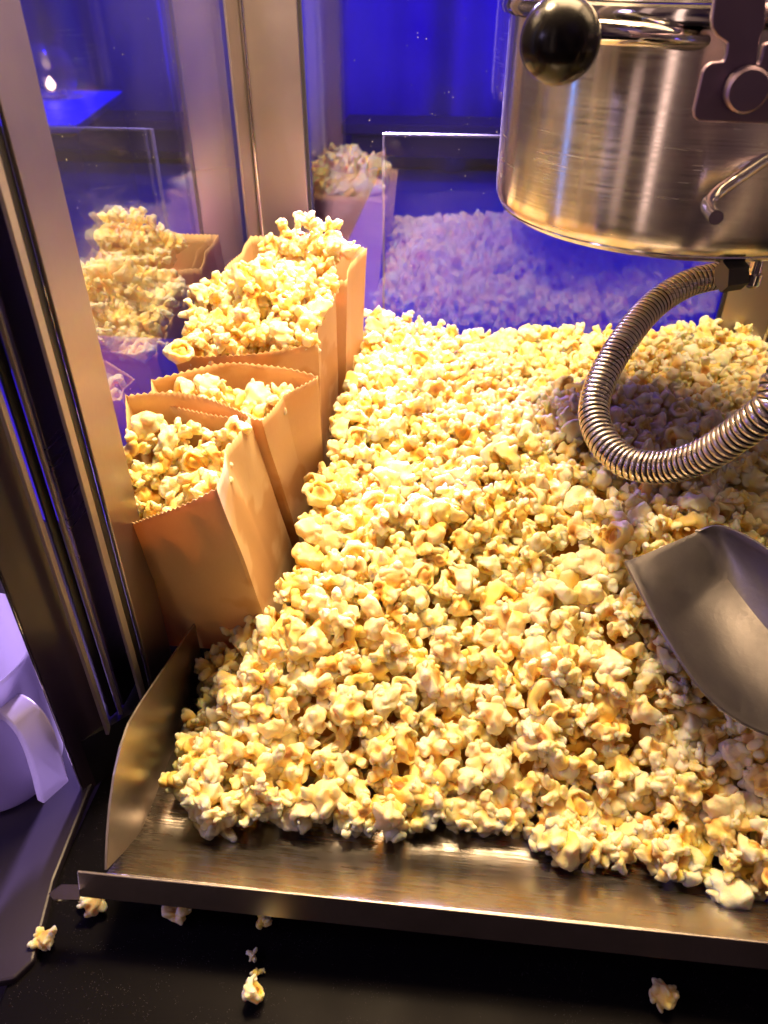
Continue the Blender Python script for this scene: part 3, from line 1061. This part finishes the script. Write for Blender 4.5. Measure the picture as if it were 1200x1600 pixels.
def fast_mesh(name, V, Fq, C_, m):
    me = bpy.data.meshes.new(name)
    me.vertices.add(len(V))
    me.vertices.foreach_set("co", V.astype(np.float32).ravel())
    nf = len(Fq)
    me.loops.add(nf * 4)
    me.loops.foreach_set("vertex_index", Fq.astype(np.int32).ravel())
    me.polygons.add(nf)
    me.polygons.foreach_set("loop_start", np.arange(0, nf * 4, 4, dtype=np.int32))
    me.update(calc_edges=True)
    ca = me.color_attributes.new("Col", 'FLOAT_COLOR', 'POINT')
    ca.data.foreach_set("color", np.concatenate([C_, np.ones((len(C_), 1))], 1).astype(np.float32).ravel())
    me.materials.append(m)
    me.shade_smooth()
    return me


KINDS = ['lobed', 'cup', 'wing', 'lobed', 'ball', 'lobed', 'lobed', 'cup', 'lobed', 'cup', 'lobed', 'wing', 'lobed', 'ball', 'wing', 'lobed', 'cup', 'lobed', 'wing', 'lobed', 'cup', 'lobed', 'lobed', 'wing', 'ball', 'cup', 'lobed']
HI, LO = [], []
for i, kd in enumerate(KINDS):
    V, Fq, C_ = kernel(100 + i, kd, 0.43)
    HI.append(fast_mesh("popcorn_piece", V, Fq, C_, CORN))
    V, Fq, C_ = kernel(100 + i, kd, 0.95)
    LO.append((V, Fq, C_))


def rot(rg):
    q_ = rg.normal(size=4)
    q_ /= np.linalg.norm(q_)
    w, x, y, z = q_
    return np.array([[1 - 2 * (y * y + z * z), 2 * (x * y - z * w), 2 * (x * z + y * w)],
                     [2 * (x * y + z * w), 1 - 2 * (x * x + z * z), 2 * (y * z - x * w)],
                     [2 * (x * z - y * w), 2 * (y * z + x * w), 1 - 2 * (x * x + y * y)]])


def poisson(x0, x1, y0, y1, r, ok, rg, tries=9000):
    pts = np.empty((0, 2))
    out = []
    cand = rg.uniform((x0, y0), (x1, y1), (tries, 2))
    arr = np.empty((0, 2))
    for c in cand:
        if not ok(c[0], c[1]):
            continue
        if len(arr) and ((arr - c) ** 2).sum(1).min() < r * r:
            continue
        arr = np.vstack([arr, c])
    return arr


def heap(x, y):
    f0 = 0.256 + 0.006 * math.sin(x * 23 + 1) + 0.004 * math.sin(x * 61) - 0.010 * max(0, (x - 0.05)) / 0.1 + 0.02 * max(0, -0.13 - x) / 0.04
    z = np.interp(y - f0, [-0.01, 0.0, 0.03, 0.07, 0.13, 0.20, 0.34, 0.55], [-0.016, -0.012, 0.010, 0.034, 0.056, 0.070, 0.078, 0.076])
    z += 0.016 * math.exp(-((y - .50) / .12) ** 2)
    z += 0.006 * math.sin(x * 19 + y * 13) + 0.005 * math.sin(x * 37 - y * 29 + 2) + 0.003 * math.sin(y * 61 + x * 5)
    # a hollow where the bags' shadow falls, front left
    z -= 0.050 * math.exp(-(((x + .155) / .042) ** 2 + ((y - .35) / .055) ** 2))
    return z


def in_tray(x, y):
    f0 = 0.256 + 0.006 * math.sin(x * 23 + 1) + 0.004 * math.sin(x * 61) - 0.010 * max(0, (x - 0.05)) / 0.1 + 0.02 * max(0, -0.13 - x) / 0.04
    if y < f0:
        return False
    if y < 0.372:
        return -0.158 < x < 0.335
    if y < 0.40:
        return -0.101 < x < 0.31
    return (-0.099 + 0.006 * (y > .48)) < x < 0.312 and y < 0.788


SC = np.array([p for r in rows for p in r])
places = []   # (pos, rot, scale, variant, layer)
for L_, (dz, r_, n_) in enumerate([(-0.022, 0.0132, 12000), (-0.0105, 0.0126, 13000), (0.0005, 0.0119, 18000), (0.0065, 0.0300, 1000)]):
    pp = poisson(-0.17, 0.34, 0.23, 0.795, r_, in_tray, RNG, n_)
    for x, y in pp:
        sc_ = RNG.uniform(0.82, 1.15) if RNG.random() > .10 else RNG.uniform(1.1, 1.28)
        z = heap(x, y) + dz + RNG.normal() * 0.0022
        flo = (-0.024 + (0.0 if y > 0.25 else 0)) + 0.0085 * sc_
        if y < 0.385:
            z = max(z, flo)
        # pieces under the scoop lie beneath its bowl
        dr = np.hypot(SC[:, 0] - x, SC[:, 1] - y)
        kmin = int(dr.argmin())
        if dr[kmin] < 0.013:
            z = min(z, SC[kmin, 2] - 0.0150 * sc_)
        places.append((np.array([x, y, z]), rot(RNG), sc_, int(RNG.integers(len(KINDS))), L_))


def near_rim(p, c):
    return p


bag_sets = []


def fill_bag(k, n_lay, r_, drop, u0=.15, u1=.85, w0=.16, w1=.84):
    """pieces laid inside the mouth of bag k; drop(u, w) = depth below the rim plane (negative = heaped); u: left -> right, w: front -> back"""
    _, bot, top_, zb, zt, _k = BAGS[k]
    out = []
    wx = abs(top_[0][0] - top_[3][0]); wy = abs(top_[1][1] - top_[0][1])
    for L_ in range(n_lay):
        ins = 0.06 * min(2, n_lay - 1 - L_)
        pp = poisson((u0 + ins) * wx, (u1 - ins) * wx, (w0 + ins) * wy, (w1 - ins) * wy, r_, lambda a, b_: drop(a / wx, b_ / wy) is not None, RNG, 1500)
        for a, b_ in pp:
            u, w = a / wx, b_ / wy
            zr = (zt[3] * (1 - w) + zt[2] * w) * (1 - u) + (zt[0] * (1 - w) + zt[1] * w) * u
            z = zr - drop(u, w) - 0.012 * (n_lay - 1 - L_) + RNG.normal() * 0.002
            t = min(1.15, (z - zb) / (zr - zb))
            P_ = [np.array(bot[i]) * (1 - t) + np.array(top_[i]) * t for i in range(4)]
            xy = (P_[3] * (1 - w) + P_[2] * w) * (1 - u) + (P_[0] * (1 - w) + P_[1] * w) * u
            sc_ = RNG.uniform(0.86, 1.12)
            out.append((np.array([xy[0], xy[1], z]), rot(RNG), sc_, int(RNG.integers(len(KINDS))), L_ - n_lay))
    bag_sets.append(out)


gs = lambda u, w, cu, cw, s_: math.exp(-((u - cu) / s_) ** 2 - ((w - cw) / s_) ** 2)
fill_bag(0, 3, .0145, lambda u, w: (None if u > .95 - .10 * (1 - abs(2 * w - 1)) else 0.008 - 0.004 * math.sin(u * 9)), u0=.08, u1=.92, w0=.08, w1=.90)
fill_bag(1, 3, .0140, lambda u, w: 0.012 - 0.014 * gs(u, w, .4, .7, .2), w0=.2, w1=.95)
fill_bag(2, 4, .0140, lambda u, w: -0.004 - 0.026 * gs(u, w, .5, .65, .42), u0=.03, u1=.96, w0=-.03, w1=.95)
fill_bag(3, 4, .0140, lambda u, w: 0.004 - 0.042 * gs(u, w, .62, .5, .30), u0=.28, u1=.90, w0=.08, w1=.86)

GB = ["popcorn pieces inside the nearest bag", "popcorn pieces inside the second bag",
      "popcorn pieces heaped on the third bag", "popcorn pieces heaped on the rearmost bag"]
LB = ["popped popcorn piece among those filling the nearest paper bag", "popped popcorn piece among the few inside the second paper bag",
      "popped popcorn piece heaped over the rim of the third paper bag", "popped popcorn piece heaped over the rearmost paper bag in the corner"]


def piece(p, R, s, k, label, group, name="popcorn_piece"):
    o = bpy.data.objects.new(name, HI[k])
    COL.objects.link(o)
    M4 = Matrix([[*(R[i] * s), float(p[i])] for i in range(3)] + [[0, 0, 0, 1]])
    o.matrix_world = M4
    return tag(o, label, "popcorn", group)


def stuff(name, lst, label):
    Vs, Fs, Cs, off = [], [], [], 0
    for p, R, s, k, _ in lst:
        V, Fq, C_ = LO[k]
        Vs.append(V @ R.T * s + p)
        Fs.append(Fq + off)
        Cs.append(np.clip(C_ * RNG.uniform(.93, 1.05), 0, .92))
        off += len(V)
    me = fast_mesh(name, np.concatenate(Vs), np.concatenate(Fs), np.concatenate(Cs), CORN)
    o = bpy.data.objects.new(name, me)
    COL.objects.link(o)
    return tag(o, label, kind="stuff")


n_ind = 8
rest_all = []
for i, out in enumerate(bag_sets):
    top_l = [e_ for e_ in out if e_[4] == -1]
    low_l = [e_ for e_ in out if e_[4] != -1]
    for e_ in top_l:
        piece(*e_[:4], LB[i], GB[i])
        n_ind += 1
    if low_l:
        stuff("popcorn_filling", low_l, "packed popcorn deeper inside the " + ["nearest", "second", "third", "rearmost"][i] + " paper bag")
# tray: the pieces that show largest are individuals
vis = []
for e_ in places:
    px, py, dz = proj(e_[0])
    if e_[4] >= 2 and -10 < px < 1210 and py < 1610:
        vis.append((-e_[2] / dz, id(e_), e_))
vis.sort(key=lambda a: a[0])
n_tray = 298 - n_ind
sel = set(a[1] for a in vis[:n_tray])
for a in vis[:n_tray]:
    piece(*a[2][:4], "popped popcorn piece along the front of the big heap in the steel tray", "popcorn pieces at the front of the heap")
stuff("popcorn_heap", [e_ for e_ in places if id(e_) not in sel], "loose heap of popped popcorn filling the machine behind the front pieces")
print("individual pieces", n_ind + n_tray, "tray total", len(places))

# inner mound so that gaps between pieces end in more corn
v, f = [], []
NX, NY = 60, 60
idm = {}
for j in range(NY):
    for i in range(NX):
        x = -0.158 + 0.49 * i / (NX - 1)
        y = 0.268 + 0.52 * j / (NY - 1)
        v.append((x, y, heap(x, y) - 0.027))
for j in range(NY - 1):
    for i in range(NX - 1):
        a = j * NX + i
        xs, ys = v[a][0], v[a][1]
        if in_tray(xs + .004, ys) and v[a][2] > -0.02:
            f.append((a, a + 1, a + NX + 1, a + NX))
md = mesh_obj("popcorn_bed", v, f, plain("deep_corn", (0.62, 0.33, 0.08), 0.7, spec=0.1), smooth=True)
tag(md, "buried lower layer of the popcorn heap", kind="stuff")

# spilled pieces on the counter, under the lip
CZ = -0.05
SP = [(70, 1467, 1.0, 3, "pale popcorn piece fallen on the counter at the far left corner"),
      (148, 1408, 1.0, 4, "popcorn piece half hidden under the left end of the tray lip"),
      (278, 1424, 1.0, 8, "popcorn piece peeking from beneath the lip right of the left corner"),
      (412, 1438, .70, 5, "flat sliver of popcorn barely visible under the tray lip"),
      (395, 1493, .44, 6, "tiny popcorn crumb, uppermost of three crumbs below the lip"),
      (402, 1520, .46, 2, "tiny curled popcorn crumb just above the pinkish fallen piece"),
      (396, 1551, .80, 9, "pinkish popcorn piece fallen below the two tiny crumbs"),
      (1037, 1556, .90, 13, "popcorn piece fallen on the counter at the right below the lip")]
rg = np.random.default_rng(5)
for px, py, s, k, lab in SP:
    p = onz(px, py, CZ + 0.007 * s)
    s *= 0.80
    R = rot(rg)
    low = (HI[k].vertices[0].co,)
    zz = min((R @ np.array(v_.co))[2] for v_ in HI[k].vertices) * s
    p[2] = CZ - zz
    pz = onz(px, py, CZ - zz * 0.8)
    p[0], p[1] = pz[0], pz[1]
    piece(p, R, s, k, lab, "popcorn pieces spilled on the black counter")
